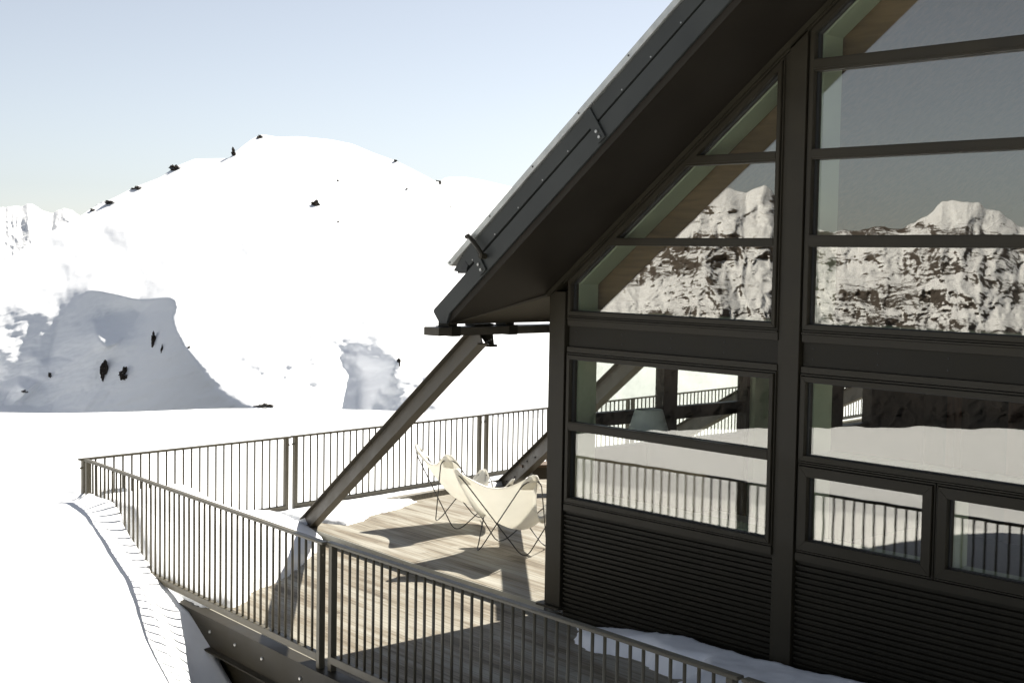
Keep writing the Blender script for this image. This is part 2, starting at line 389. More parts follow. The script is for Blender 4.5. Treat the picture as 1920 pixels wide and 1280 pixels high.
# ridge crest of the plateau then a drop into the valley
rx, ry2 = X - CAM[0], Y - CAM[1]; rr = np.hypot(rx, ry2)
azp = np.arctan2(rx * R_[0] + ry2 * R_[1], rx * F_[0] + ry2 * F_[1])
pxa = 960 + 2600 * np.tan(np.clip(azp, -1.2, 1.2)); front = np.abs(azp) < 1.2
pyc = np.interp(pxa, [-3000, -400, 0, 110, 250, 400, 560, 740, 905, 1035, 1250, 1600, 3000], [830, 800, 793, 795, 792, 785, 784, 789, 800, 806, 800, 800, 820])
RC = 36.0
zc_f = 3.45 - RC * np.cos(azp) * ((pyc - 640) / 2600 + .0600 - (pxa - 960) / 2600 * .0169)
# mirrored side (seen in the panes)
my = -Y - CAM[1]; azm = np.arctan2(rx * R_[0] + my * R_[1], rx * F_[0] + my * F_[1]); pxm = 960 + 2600 * np.tan(np.clip(azm, -1.2, 1.2))
rm = np.hypot(rx, -Y - CAM[1]); RM = 42.0
pym = np.interp(pxm, [600, 1040, 1240, 1400, 1700, 1780, 1920, 2300], [850, 836, 830, 821, 819, 818, 822, 836])
zc_m = 3.45 - RM * np.cos(azm) * ((pym - 640) / 2600 + .0600 - (pxm - 960) / 2600 * .0169)
wf = sstep(14, RC, rr) * front * sstep(-2.5, 4, Y)
wm = sstep(14, RM, rm) * (np.abs(azm) < 1.2) * sstep(-3, -9, Y)
Z = Z * (1 - wf) + zc_f * wf
Z = Z * (1 - wm) + (zc_m + .12 * fbm(X * .15, Y * .15, 4)) * wm
drop = np.where((Y > -3), np.clip(rr - RC, 0, None), np.minimum(np.clip(rm - RM, 0, None), np.clip(np.hypot(X, Y) - 24, 0, None)))
Z = Z - .012 * drop ** 2
Z = np.maximum(Z, -60)
grid = grid_obj("snow_ground", X, Y, Z, SNOW); tag(grid, kind="structure")

# ------------------------------------------------------------------ snowy hill (a relief built from a depth field)
cr_x = [-200, 0, 75, 150, 180, 215, 250, 300, 330, 365, 430, 443, 470, 490, 520, 560, 620, 660, 700, 745, 775, 800, 822, 835, 870, 900, 965, 1100, 1300, 1450, 1650]
cr_y = [600, 495, 445, 405, 386, 370, 352, 333, 312, 298, 297, 283, 262, 252, 257, 256, 262, 270, 287, 303, 318, 331, 343, 333, 332, 337, 352, 392, 470, 520, 590]
px = np.arange(-200, 1651, 3.0); T = np.linspace(0, 1, 300)
cyy = np.convolve(np.pad(np.interp(px, cr_x, cr_y), 2, mode='edge'), [.1, .2, .4, .2, .1], 'valid')
PX = np.tile(px, (len(T), 1)); PY = 870 + (cyy[None, :] - 870) * T[:, None]
S1 = [(106, 604), (134, 572), (166, 543), (196, 546), (238, 556), (262, 562), (318, 557), (332, 562), (332, 576), (324, 592), (330, 612), (345, 645), (372, 672), (400, 702), (440, 735), (480, 752), (540, 800), (560, 880), (60, 880), (93, 795), (100, 770), (116, 738), (100, 746), (60, 764), (38, 757), (75, 722), (108, 692), (135, 676), (112, 670), (84, 673), (100, 640)]
LIT = [(232, 588), (250, 578), (268, 584), (246, 618), (222, 645), (196, 655), (178, 628), (178, 602), (205, 588)]
S2 = [(632, 672), (662, 664), (715, 666), (742, 660), (752, 676), (738, 702), (716, 730), (703, 762), (704, 880), (662, 880), (668, 735), (676, 700), (664, 688), (640, 684)]
S3 = [(3, 756), (12, 738), (32, 718), (52, 732), (38, 748), (20, 761), (6, 763)]
sh = (in_poly(PX, PY, S1) & ~in_poly(PX, PY, LIT)) | in_poly(PX, PY, S2) | in_poly(PX, PY, S3)
# signed smooth mask
edge = np.minimum(np.minimum(d_poly(PX, PY, S1), d_poly(PX, PY, S2)), np.minimum(d_poly(PX, PY, S3), d_poly(PX, PY, LIT)))
mask = np.where(sh, sstep(0, 1, edge / (3.0 + 9 * (PX > 610) + 26 * sstep(330, 420, PX) * sstep(600, 700, PY) * (PX < 600))), 0)
UPB = [(40, 600), (98, 572), (165, 518), (190, 520), (236, 539), (262, 551), (318, 547), (345, 560), (340, 480), (150, 440), (60, 500)]
BLB = [(-60, 830), (-60, 690), (5, 715), (40, 700), (74, 712), (36, 750), (60, 768), (113, 745), (98, 768), (91, 830)]
MLB = [(-60, 690), (-60, 590), (96, 586), (128, 572), (158, 557), (130, 590), (95, 640), (78, 675), (104, 682), (74, 712), (40, 700), (5, 715)]
litp = np.where(in_poly(PX, PY, LIT), sstep(0, 6, d_poly(PX, PY, LIT)), 0) + np.where(in_poly(PX, PY, BLB) & ~sh, sstep(0, 7, d_poly(PX, PY, BLB)), 0)
gl = .105 + .065 * sstep(150, 360, 870 - PY) + .10 * sstep(200, 620, 870 - PY) ** 2 - .042 * np.exp(-((PX - 520) / 170) ** 2 - ((PY - 700) / 85) ** 2)
base_D = 170 + np.cumsum(np.gradient(870 - PY, axis=0) * gl, axis=0) + np.interp(px, [820, 845, 1000], [0, 60, 70])[None, :] * (T[:, None] ** 2)
base_D = base_D + 3 * fbm(PX / 170, PY / 150, 3) + (.30 + 1.6 * np.exp(-((PX - 560) / 190) ** 2 - ((PY - 690) / 90) ** 2)) * fbm(PX / 45, PY / 28, 4)
dpy = np.abs(np.gradient(PY, axis=0))
G = np.gradient(base_D, axis=0) * (1 - mask) * (1 - litp) + .022 * dpy * mask + .20 * dpy * litp            # wanted dD per row
Dd = base_D.copy()
CXV = (.055 + .115 * sstep(170, 330, px))[None, :]
lam0 = .00006; KX, CX, KV = 1.0, CXV, 1.6
def tri(off, dg, rhs):                                   # line solve along axis 0, off-diagonals are -off
    cpr = np.zeros_like(dg); dv = np.zeros_like(dg); n_ = dg.shape[0]
    cpr[0] = -off[0] / dg[0]; dv[0] = rhs[0] / dg[0]
    for i in range(1, n_):
        md = dg[i] + off[i - 1] * cpr[i - 1]
        if i < n_ - 1: cpr[i] = -off[i] / md
        dv[i] = (rhs[i] + off[i - 1] * dv[i - 1]) / md
    for i in range(n_ - 2, -1, -1): dv[i] -= cpr[i] * dv[i + 1]
    return dv
def relax(D0, k, its):
    bD = base_D[::k, ::k]; mk = mask[::k, ::k]; lk = litp[::k, ::k]; Gk = G[::k, ::k] * k; lam = lam0 * k * k; D = D0
    mh = .5 * (mk[:, 1:] + mk[:, :-1]); lh = .5 * (lk[:, 1:] + lk[:, :-1]); wx = .05 + KX * np.maximum(mh, lh); cxk = CX[:, ::k][:, 1:]; gx = (-cxk * 3 * k * mh + .05 * 3 * k * lh) + (1 - mh) * (1 - lh) * np.diff(bD, axis=1)
    mv = .5 * (np.maximum(mk, lk)[1:] + np.maximum(mk, lk)[:-1]); wy = .30 + KV * mv; gy = .5 * (Gk[1:] + Gk[:-1])
    diag = np.full_like(bD, lam); diag[1:] += wy; diag[:-1] += wy; diag[:, 1:] += wx; diag[:, :-1] += wx
    src = lam * bD; src[1:] += wy * gy; src[:-1] -= wy * gy; src[:, 1:] += wx * gx; src[:, :-1] -= wx * gx
    for it in range(its):
        r = src.copy(); r[:, 1:] += wx * D[:, :-1]; r[:, :-1] += wx * D[:, 1:]
        D = tri(wy, diag, r)
        r = src.copy(); r[1:] += wy * D[:-1]; r[:-1] += wy * D[1:]
        D = tri(wx.T, diag.T, r.T).T
    return D
def resamp(D, k1, k2, shape):
    r1 = np.arange(0, shape[0], k1); c1 = np.arange(0, shape[1], k1); r2 = np.arange(0, shape[0], k2); c2 = np.arange(0, shape[1], k2)
    t = np.stack([np.interp(c2, c1, row) for row in D]); return np.stack([np.interp(r2, r1, col) for col in t.T]).T
Dd = base_D[::8, ::8].copy(); pk = 8
for k, its in ((8, 400), (4, 150), (2, 60), (1, 14)):
    Dd = relax(resamp(Dd, pk, k, base_D.shape), k, its); pk = k
Dd = Dd + .08 * fbm(PX / 9, PY / 22, 3) * sstep(0, 20, 870 - PY)
Dd = Dd + (.05 + .20 * mask) * fbm((PX + .75 * PY) / 9, (PX * .6 - PY) / 90, 4) + .5 * fbm((PX - .3 * PY) / 60, (PX * .3 + PY) / 22, 4) * sstep(480, 620, PY)
def unproj(PX, PY, D):
    dr = (PX[..., None] - 960) / 2600 * R_ + (PY[..., None] - 640) / 2600 * D_ + F_
    return CAM + dr * D[..., None]
P = unproj(PX, PY, Dd * 1.9)
# back side of the hill falls away
back = P[-1] + (P[-1] - CAM) * .25; back[:, 2] = P[-1][:, 2] - 60
P = np.concatenate([P, back[None]], 0)
hill = grid_obj("snow_hill", P[..., 0], P[..., 1], P[..., 2], SNOWF); tag(hill, kind="structure")
def hill_at(qx, qy):
    j = int(np.clip(round((qx + 200) / 3), 0, len(px) - 1)); t = (870 - qy) / (870 - cyy[j]); i = int(np.clip(round(t * 299), 0, 299)); return P[i, j]

# rocks on the hill
def rock_mesh(seed, el=(1, 1, 1)):
    bm = bmesh.new(); bmesh.ops.create_icosphere(bm, subdivisions=4, radius=1)
    rs = random.Random(seed); o = Vector((rs.uniform(0, 50), rs.uniform(0, 50), rs.uniform(0, 50)))
    from mathutils import noise as mn
    for v in bm.verts:
        c = v.co.copy()
        n = mn.noise(c * 1.3 + o) * .9 + abs(mn.noise(c * 3.1 + o)) * .7 - .2 + mn.noise(c * 7.5 + o) * .28
        q = c * max(.12, 1 + n); st = .12
        q = Vector((round(q.x / st) * st * .5 + q.x * .5, q.y, round(q.z / st) * st * .6 + q.z * .4))
        v.co = Vector((q.x * el[0] + q.z * el[0] * .35, q.y * el[1], q.z * el[2]))
    me = bpy.data.meshes.new("rock_outcrop"); bm.to_mesh(me); bm.free(); me.materials.append(ROCKS); return me
ROCKS = mountain_mat("rock_with_snow_patches", .86, -900, -800, .35, .03)
RK = [  # px, py, half-width px, half-height px, where
 (196, 694, 9, 22, "tall dark rock split in the blue shade under the cornice"),
 (233, 702, 11, 12, "dark rock beside the tall split rock in the hill shade"),
 (290, 638, 7, 14, "narrow rock high in the middle of the hill's blue shade"),
 (305, 655, 3, 8, "thin sliver of rock just right of the narrow rock in the shade"),
 (94, 703, 5, 6, "small rock at the left edge of the hill shade"),
 (46, 733, 7, 2.5, "low rock above the small shade patch at far left"),
 (494, 760, 19, 6, "flat scatter of rock at the foot of the hill above the snow ridge"),
 (482, 772, 5, 2.5, "small flat rock just below the scatter at the hill foot"),
 (749, 677, 4, 7, "rock at the top of the narrow shade right of the hill"),
 (356, 651, 4, 3.5, "small rock at the right edge of the blue shade"),
 (593, 383, 9, 8, "lone pale rock standing out on the white upper slope"),
 (633, 416, 2.5, 2.5, "tiny rock below the lone pale rock"),
 (635, 340, 2.5, 3, "tiny rock above the lone pale rock near the crest"),
 (762, 355, 2.5, 2, "tiny rock on the right shoulder of the hill"),
 (845, 389, 2.5, 1.8, "tiny rock close to the roof edge"),
 (438, 289, 6, 9, "black rock on the notch left of the summit"),
 (488, 257, 6, 5, "dark rock crowning the summit step"),
 (327, 316, 12, 6, "dark rocky edge on the ridge left of the notch"),
 (260, 352, 12, 4, "dark rocky edge lower down the left ridge"),
 (208, 380, 11, 4, "dark rocky edge on the ridge above the far peaks"),
 (176, 394, 7, 2.5, "lowest dark rock on the left ridge by the far peaks"),
 (822, 340, 9, 3.5, "dark rock in the dip between the two snowy summits"),
 (741, 301, 5, 1.8, "rock on the crest right of the summit"),
]
sumr = SUN
for i, (qx, qy, hw, hh, lab) in enumerate(RK):
    p = hill_at(qx, qy); dd = float(np.dot(p - CAM, F_)); s = dd / 2600
    me = rock_mesh(i, (hw * s, hw * s * .7, hh * s))
    o = bpy.data.objects.new("rock_outcrop", me); C.objects.link(o); o.location = Vector(p) - Vector((0, 0, hh * s * .25)); o.rotation_euler = (0, 0, math.radians(-48))
    tag(o, lab, "rock", "rocks on the snowy hill")

# ------------------------------------------------------------------ far mountains
def mountain(name, prof_x, prof_y, D0, D1, x0, x1, ybot, mirror, m, disp, nscale, stepx=4, rows=170, seed=0.0):
    px = np.arange(x0, x1 + 1, stepx); T = np.linspace(0, 1, rows)
    cy = np.interp(px, prof_x, prof_y) + 3.0 * fbm(px / 14. + seed, px * 0 + 3.3, 4) * 1.2
    PX = np.tile(px, (rows, 1)).astype(float); PY = ybot + (cy[None, :] - ybot) * T[:, None]
    Dm = D0 + (D1 - D0) * T[:, None] * np.ones_like(PX)
    r = ridged(PX / nscale + seed, PY / (nscale * 1.3) + seed * .7, 6) - .5
    r2 = fbm(PX / (nscale * 3) + seed, PY / (nscale * 3), 4)
    env = sstep(0, .12, 1 - T)[:, None] * .9 + .1
    Dm = Dm - disp * r * env - disp * 1.2 * r2 * env
    dr = (PX[..., None] - 960) / 2600 * R_ + (PY[..., None] - 640) / 2600 * D_ + F_
    Q = dr * Dm[..., None]
    if mirror: Q[..., 1] *= -1; org = CAM * np.array([1, -1, 1])
    else: org = CAM
    Q = Q + org
    bk = Q[-1] + (Q[-1] - org) * .2; bk[:, 2] -= 400
    Q = np.concatenate([Q, bk[None]], 0)
    o = grid_obj(name, Q[..., 0], Q[..., 1], Q[..., 2], m); return tag(o, kind="structure")
MM_FAR = mountain_mat("far_peaks", .02, -900, -700, .006)
mountain("far_mountains", [-200, 0, 40, 60, 75, 95, 120, 135, 150, 190, 215, 300], [400, 390, 386, 382, 392, 400, 390, 394, 405, 378, 372, 420], 3300, 4300, -200, 330, 620, False, MM_FAR, 55, 60, stepx=1.5, seed=4.0)
MM_R = mountain_mat("reflected_massif", .878, -195, -115, .022, .028)
mountain("mountain_range", [300, 700, 900, 1060, 1130, 1200, 1260, 1290, 1320, 1345, 1400, 1432, 1445, 1458, 1490, 1535, 1560, 1600, 1640, 1690, 1740, 1770, 1800, 1835, 1850, 1880, 1910, 1960, 2100, 2400],
         [520, 500, 480, 470, 450, 440, 400, 366, 350, 349, 360, 346, 358, 384, 405, 428, 434, 436, 427, 429, 402, 380, 375, 380, 392, 400, 424, 440, 400, 470],
         1500, 3600, 300, 2400, 850, True, MM_R, 125, 75, stepx=3, rows=330, seed=9.0)

# ------------------------------------------------------------------ decks
deck = empty("lower_deck", (0, 0, 0), label="lower timber deck in front of the dark facade behind the near railing", cat="deck")
near_edge = [(x, float(rail_y(x)) + .05) for x in (-5.45, .19, 4.9, 12)]
upper_front = [(-5.6, .27), (-4.5, .205), (-2.16, .03), (-.35, -.025), (.0, -.03)]
low = near_edge + [(12, .15), (.0, .15)] + [(x, y + .05) for x, y in upper_front[::-1][1:]] + [(-5.72, .3)]
MB().prism(low, ZL - .04, ZL).build("deck_boards", DECK, deck)
updeck = empty("upper_deck", (-3, 3, 0), label="raised weathered timber deck carrying the two canvas chairs", cat="deck")
up = upper_front + [(.0, 20), (-8.0, 20), (-7.0, 11.4), (-6.4, 7.2), (-5.9, 4.5), (-5.5, 1.2)]
o = MB().prism(up, -.045, 0).build("deck_boards", DECK, updeck); o.matrix_parent_inverse = Matrix.Translation((3, -3, 0))
mb = MB()
for a, b in zip(upper_front[:-1], upper_front[1:]):
    mb.bar((a[0], a[1] - .012, -.078), (b[0], b[1] - .012, -.078), .018, .150)
o = mb.build("front_trim", mat("step_trim_metal", (.30, .29, .24), .5, noise=(4, .1, (1, 1, 1))), updeck); o.matrix_parent_inverse = Matrix.Translation((3, -3, 0))
mb = MB(); kp = [(-5.42, 1.9), (-5.86, 4.5), (-6.36, 7.2), (-6.96, 11.4), (-7.96, 20)]
for a, b in zip(kp[:-1], kp[1:]): mb.bar((*a, .035), (*b, .035), .12, .09)
o = mb.build("edge_kerb", TIMB, updeck); o.matrix_parent_inverse = Matrix.Translation((3, -3, 0))
# steel edge beams below the near railing
def along(x, off, z): return (x, float(rail_y(x)) + off, z)
segs = [-5.3, .19, 4.9, 12]
mb = MB()
for a, b in zip(segs[:-1], segs[1:]):
    mb.bar(along(a, -.015, -.115), along(b, -.015, -.115), .15, .012)          # top ledge
    mb.bar(along(a, -.075, -.26), along(b, -.075, -.26), .012, .28)           # web
    mb.bar(along(a, -.11, -.405), along(b, -.11, -.405), .10, .014)          # lower flange
mb.build("edge_channel", BRZ, deck)
mb = MB()
for a, b in zip([-3.1, .19, 4.9], [.19, 4.9, 12]):
    mb.bar(along(a, .02, -.62), along(b, .02, -.62), .012, .36)
    mb.bar(along(a, -.02, -.435), along(b, -.02, -.435), .10, .014)
    mb.bar(along(a, -.02, -.80), along(b, -.02, -.80), .10, .014)
mb.build("support_beam", BRZ, deck)
bh = MB(); bh.lathe([(0, .014), (.012, .014), (.017, .008), (.019, 0), (0, 0)], 12)
b0 = None
for x in (-1.9, -1.35, -.8, -.08, .75, 1.6, 2.5, 3.4):
    p = along(x, -.083, -.245)
    if b0 is None: b0 = bh.build("bolt", BOLT, deck); b0.rotation_euler = (math.radians(90), 0, 0); b0.location = p
    else: inst(b0, p, deck)
mb = MB()
for x in (-4.0, -1.5, 1.0, 3.5, 6, 9): MB().box(x - .06, x + .06, -2.35, .1, -.5, -.17).build("joist", BRZ, deck)

# ------------------------------------------------------------------ railings
def panel(a, b, label, posts=(True, True), zb=-.045, group="panels of the deck railing"):
    a = Vector((*a, 0)); b = Vector((*b, 0)); Ln = (b - a).length; ang = math.atan2(b.y - a.y, b.x - a.x)
    r = empty("railing_panel", (a.x, a.y, 0), ang, label=label, cat="railing", group=group)
    MB().box(-.04, Ln + .04, -.032, .032, .976, 1.0).build("top_rail", RAIL, r, bevel=.004)
    mb = MB(); mb.box(.05, Ln - .05, -.030, -.018, zb, zb + .063); mb.box(.05, Ln - .05, -.018, .030, zb + .049, zb + .063); mb.build("bottom_rail", RAIL, r, bevel=.002)
    for i, xx in enumerate((.0275, Ln - .0275)):
        if posts[i]:
            MB().box(xx - .0275, xx + .0275, -.029, .029, -.62, .975).build("post", RAIL, r, bevel=.003)
            s = -1 if i == 0 else 1
            lb = MB().tube([(xx + s * -.0, 0, .885), (xx + s * .055, 0, .885)], .012, 10); lb.build("lug", RAIL, r)
    n = int(round((Ln - .11) / .122)); bo = None
    for i in range(1, n):
        x = .055 + (Ln - .11) * i / n
        if bo is None: bo = MB().tube([(0, 0, zb + .063), (0, 0, .977)], .0120, 10).build("baluster", RAIL, r, smooth=True, loc=(x, .0, 0))
        else: inst(bo, (x, .0, 0), r)
    return r
panel((-5.42, -2.405), (.165, -2.805), "long near railing panel half buried in drifted snow at the deck corner")
panel((.235, -2.765), (4.86, -2.995), "near railing panel in front of the shaded lower deck")
panel((4.97, -3.0), (9.5, -3.22), "nearest railing panel cut off by the bottom edge")
panel((-5.53, -2.42), (-5.88, .64), "far railing panel rising out of the corner snow drift", zb=.005)
panel((-5.92, .76), (-6.43, 4.50), "far railing panel behind the steel brace and the left canvas chair", zb=.005)
panel((-6.46, 4.62), (-6.98, 8.40), "far railing panel beyond the low bench and second brace", zb=.005)
panel((-7.0, 8.50), (-7.48, 12.2), "far railing panel seen through the lodge's corner glazing", zb=.005)
panel((-7.5, 12.32), (-8.2, 17.6), "farthest railing panel seen through the glass", zb=.005)

# ------------------------------------------------------------------ lodge
lodge = empty("alpine_lodge", (0, 0, 0), label="dark bronze gabled alpine lodge with large glazed bays and steep overhanging roof", cat="building")
KS = .75; XR = 5.76
def soff(x): return 3.13 + KS * x if x < XR else 3.13 + KS * (2 * XR - x)
BAYS = [(.25, 2.81), (3.055, 5.64), (5.885, 8.47), (8.71, 11.27)]
# corner post, mullions
MB().box(0, .225, -.05, .20, .01, 3.13).build("corner_post", BRZ, lodge, bevel=.004)
MB().box(-.07, .26, -.10, .24, -.01, .012).build("post_base_plate", BRZ, lodge)
for (l, r) in zip(BAYS[:-1], BAYS[1:]):
    a, b = l[1], r[0]
    mb = MB(); zt = min(soff(a), soff(b)) - .03
    mb.prism_y([(a + .055, ZL), (b - .015, ZL), (b - .015, soff(b - .015) - .02), (a + .055, soff(a + .055) - .02)], -.055, .12)
    mb.prism_y([(a - .005, ZL), (a + .045, ZL), (a + .045, soff(a + .045) - .06), (a - .005, soff(a) - .06)], -.03, .12)
    mb.build("mullion", BRZ, lodge, bevel=.003)
MB().box(11.29, 11.52, -.05, .20, ZL, 3.13).build("corner_post", BRZ, lodge, bevel=.004)
# horizontal bands
def xtr(poly, y0, y1, name, m, bev=.0): return MB().prism_y(poly, y0, y1).build(name, m, lodge, bevel=bev)
for bi, (a, b) in enumerate(BAYS):
    mb = MB()
    MB().box(a, b, -.012, .08, 2.600, 2.797).build("spandrel_panel", BRZ2, lodge)
    mb.box(a, b, -.040, .08, 2.545, 2.597); mb.box(a, b, -.040, .08, 2.800, 2.862); mb.box(a, b, -.052, .08, 2.865, 2.880)
    mb.build("spandrel_trim", BRZ, lodge, bevel=.003)
    mb = MB(); mb.box(a, b, -.050, .08, .985, 1.050); mb.build("sill_band", BRZ, lodge, bevel=.004)
    bm = MB()
    xx = a + .1; k = 0
    while xx < b - .02:
        for zz in (2.66, 2.75): bm.add([], []); bm.tube([(xx, -.016, zz), (xx, -.010, zz)], .007, 8)
        xx += .62
    bm.build("spandrel_screw", BLACK, lodge)
    # corrugated cladding (real ribs, two profile pitches)
    prof = []; z = ZL; pitch = .0485
    pts = []
    while z < .978:
        pts += [(-.006, z), (-.006, z + pitch * .40), (-.034, z + pitch * .55), (-.034, z + pitch * .85)]
        z += pitch
    pts = [(y, min(zz, .983)) for y, zz in pts]
    vs = []; fs = []; cols = [a, a + (b - a) * .345, a + (b - a) * .69, b]
    for ci in range(3):
        o0 = len(vs); e = .0015 * (ci % 2)
        for (y, zz) in pts: vs += [(cols[ci] + .001, y - e, zz), (cols[ci + 1] - .001, y - e, zz)]
        for i in range(len(pts) - 1): fs.append((o0 + 2 * i, o0 + 2 * i + 1, o0 + 2 * i + 3, o0 + 2 * i + 2))
    MB().add(vs, fs).build("corrugated_cladding", BRZ2, lodge)
    MB().box(a - .02, b + .02, .0, .14, ZL - .3, .97).build("wall_core", BRZ2, lodge)

def ring(outer, inner, y0, y1, mb):
    n = len(outer)
    for i in range(n):
        a, b = outer[i], outer[(i + 1) % n]; c, d = inner[(i + 1) % n], inner[i]
        mb.hexa([(a[0], y0, a[1]), (b[0], y0, b[1]), (c[0], y0, c[1]), (d[0], y0, d[1]), (a[0], y1, a[1]), (b[0], y1, b[1]), (c[0], y1, c[1]), (d[0], y1, d[1])])
    return mb
def clip_box(x0, x1, z0, z1, off):   # polygon of a rectangle clipped by the gable line z = soff - off
    P0 = [(x0, z0), (x1, z0), (x1, z1), (x0, z1)]
    def cl(P, f):
        out = []
        for i in range(len(P)):
            a, b = P[i], P[(i + 1) % len(P)]; fa, fb = f(a), f(b)
            if fa <= 0: out.append(a)
            if (fa < 0 < fb) or (fb < 0 < fa):
                t = fa / (fa - fb); out.append((a[0] + (b[0] - a[0]) * t, a[1] + (b[1] - a[1]) * t))
        return out
    P0 = cl(P0, lambda p: p[1] - (3.13 + KS * p[0] - off)); P0 = cl(P0, lambda p: p[1] - (3.13 + KS * (2 * XR - p[0]) - off))
    return P0
def inset(P, d):
    n = len(P); out = []
    for i in range(n):
        p0, p1, p2 = Vector(P[i - 1]), Vector(P[i]), Vector(P[(i + 1) % n])
        e1 = (p1 - p0).normalized(); e2 = (p2 - p1).normalized(); n1 = Vector((-e1.y, e1.x)); n2 = Vector((-e2.y, e2.x))
        k = 1 + n1.dot(n2); out.append(tuple(p1 + (n1 + n2) * d / k))
    return out
def window(poly, bars, name="window", fw=.062, lining=True, y=0.0):
    """poly outer frame outline ccw in xz. bars = list of (zlow, zhigh)."""
    mb = MB(); i0 = inset(poly, .014); i1 = inset(poly, fw); 
    ring(inset(poly, .002), i0, -.046 + y, .05 + y, mb)          # outer stop
    ring(inset(poly, .022), i1, -.062 + y, .05 + y, mb)          # face
    ring(i0, inset(poly, .022), -.02 + y, .04 + y, mb)
    fr = mb.build(name, BRZ, lodge, bevel=.003)
    ring(i1, inset(poly, fw + .008), -.02 + y, .012 + y, MB()).build("gasket", BLACK, fr)
    xa = min(p[0] for p in i1); xb = max(p[0] for p in i1)
    def xl(z):  # left limit at height z on slanted side
        zz = [p for p in i1]; best = xb
        for i in range(len(zz)):
            a, b = zz[i], zz[(i + 1) % len(zz)]
            if min(a[1], b[1]) <= z <= max(a[1], b[1]) and abs(a[1] - b[1]) > 1e-6:
                best = min(best, a[0] + (b[0] - a[0]) * (z - a[1]) / (b[1] - a[1]))
        return best
    def xr(z):
        zz = i1; best = xa
        for i in range(len(zz)):
            a, b = zz[i], zz[(i + 1) % len(zz)]
            if min(a[1], b[1]) <= z <= max(a[1], b[1]) and abs(a[1] - b[1]) > 1e-6:
                best = max(best, a[0] + (b[0] - a[0]) * (z - a[1]) / (b[1] - a[1]))
        return best
    for (z0, z1) in bars:
        bm = MB(); bm.prism_y([(xl(z0), z0), (xr(z0), z0), (xr(z1), z1), (xl(z1), z1)], -.058 + y, .03 + y)
        bm.prism_y([(xl(z0), z0 + .02), (xr(z0), z0 + .02), (xr(z1), z1 - .012), (xl(z1), z1 - .012)], -.066 + y, -.058 + y)
        bm.build("transom", BRZ, fr)
    # panes
    zs = [min(p[1] for p in i1)] + [v for bb in bars for v in bb] + [max(p[1] for p in i1)]
    for k in range(0, len(zs), 2):
        z0, z1 = zs[k], zs[k + 1]
        P0 = [p for p in i1]
        def cz(P, s, zc):
            out = []
            for i in range(len(P)):
                a, b = P[i], P[(i + 1) % len(P)]; fa, fb = s * (a[1] - zc), s * (b[1] - zc)
                if fa >= 0: out.append(a)
                if (fa > 0 > fb) or (fa < 0 < fb):
                    t = fa / (fa - fb); out.append((a[0] + (b[0] - a[0]) * t, a[1] + (b[1] - a[1]) * t))
            return out
        P0 = cz(cz(P0, 1, z0), -1, z1)
        MB().prism_y(P0, -.006 + y + .001 * k, .006 + y + .001 * k).build("pane", GLASS, fr)
    if lining:
        ring(inset(poly, .035), inset(poly, .075), .055 + y, .30 + y, MB()).build("inner_lining", LINE, fr)
    return fr
OFF = .075
for bi, (a, b) in enumerate(BAYS):
    up_poly = clip_box(a, b, 2.884, 99 if False else 8.2, OFF)
    tops = [z for z in ((3.583, 3.655 if bi in (0, 3) else 3.680), (4.292, 4.378), (5.005, 5.105), (5.75, 5.85), (6.5, 6.6)) if z[1] < max(p[1] for p in up_poly) - .30]
    window(up_poly, tops)
    if bi in (0, 3):
        window([(a, 1.055), (b, 1.055), (b, 2.540), (a, 2.540)], [(1.783, 1.866)])
    else:
        window([(a, 1.800), (b, 1.800), (b, 2.540), (a, 2.540)], [], fw=.066)
        mid = (a + b) / 2
        window([(a + .0, 1.055), (mid - .002, 1.055), (mid - .002, 1.797), (a + .0, 1.797)], [], name="casement", fw=.105, y=.004)
        window([(mid + .002, 1.055), (b, 1.055), (b, 1.797), (mid + .002, 1.797)], [], name="casement", fw=.105, y=.004)
# rake trim between glazing and soffit
for side in (0, 1):
    mb = MB()
    f = (lambda x: x) if side == 0 else (lambda x: 2 * XR - x)
    mb.prism_y([(f(-.02), 3.105), (f(XR), 3.105 + KS * (XR + .02)), (f(XR), 3.055 + KS * (XR + .02)), (f(.02), 3.085)], -.085, .10)
    mb.prism_y([(f(.2), 3.13 + KS * .2 - .052), (f(XR), 3.13 + KS * XR - .052), (f(XR), 3.13 + KS * XR - .075), (f(.2), 3.13 + KS * .2 - .075)], -.055, .10)
    mb.build("rake_trim", BRZ, lodge)

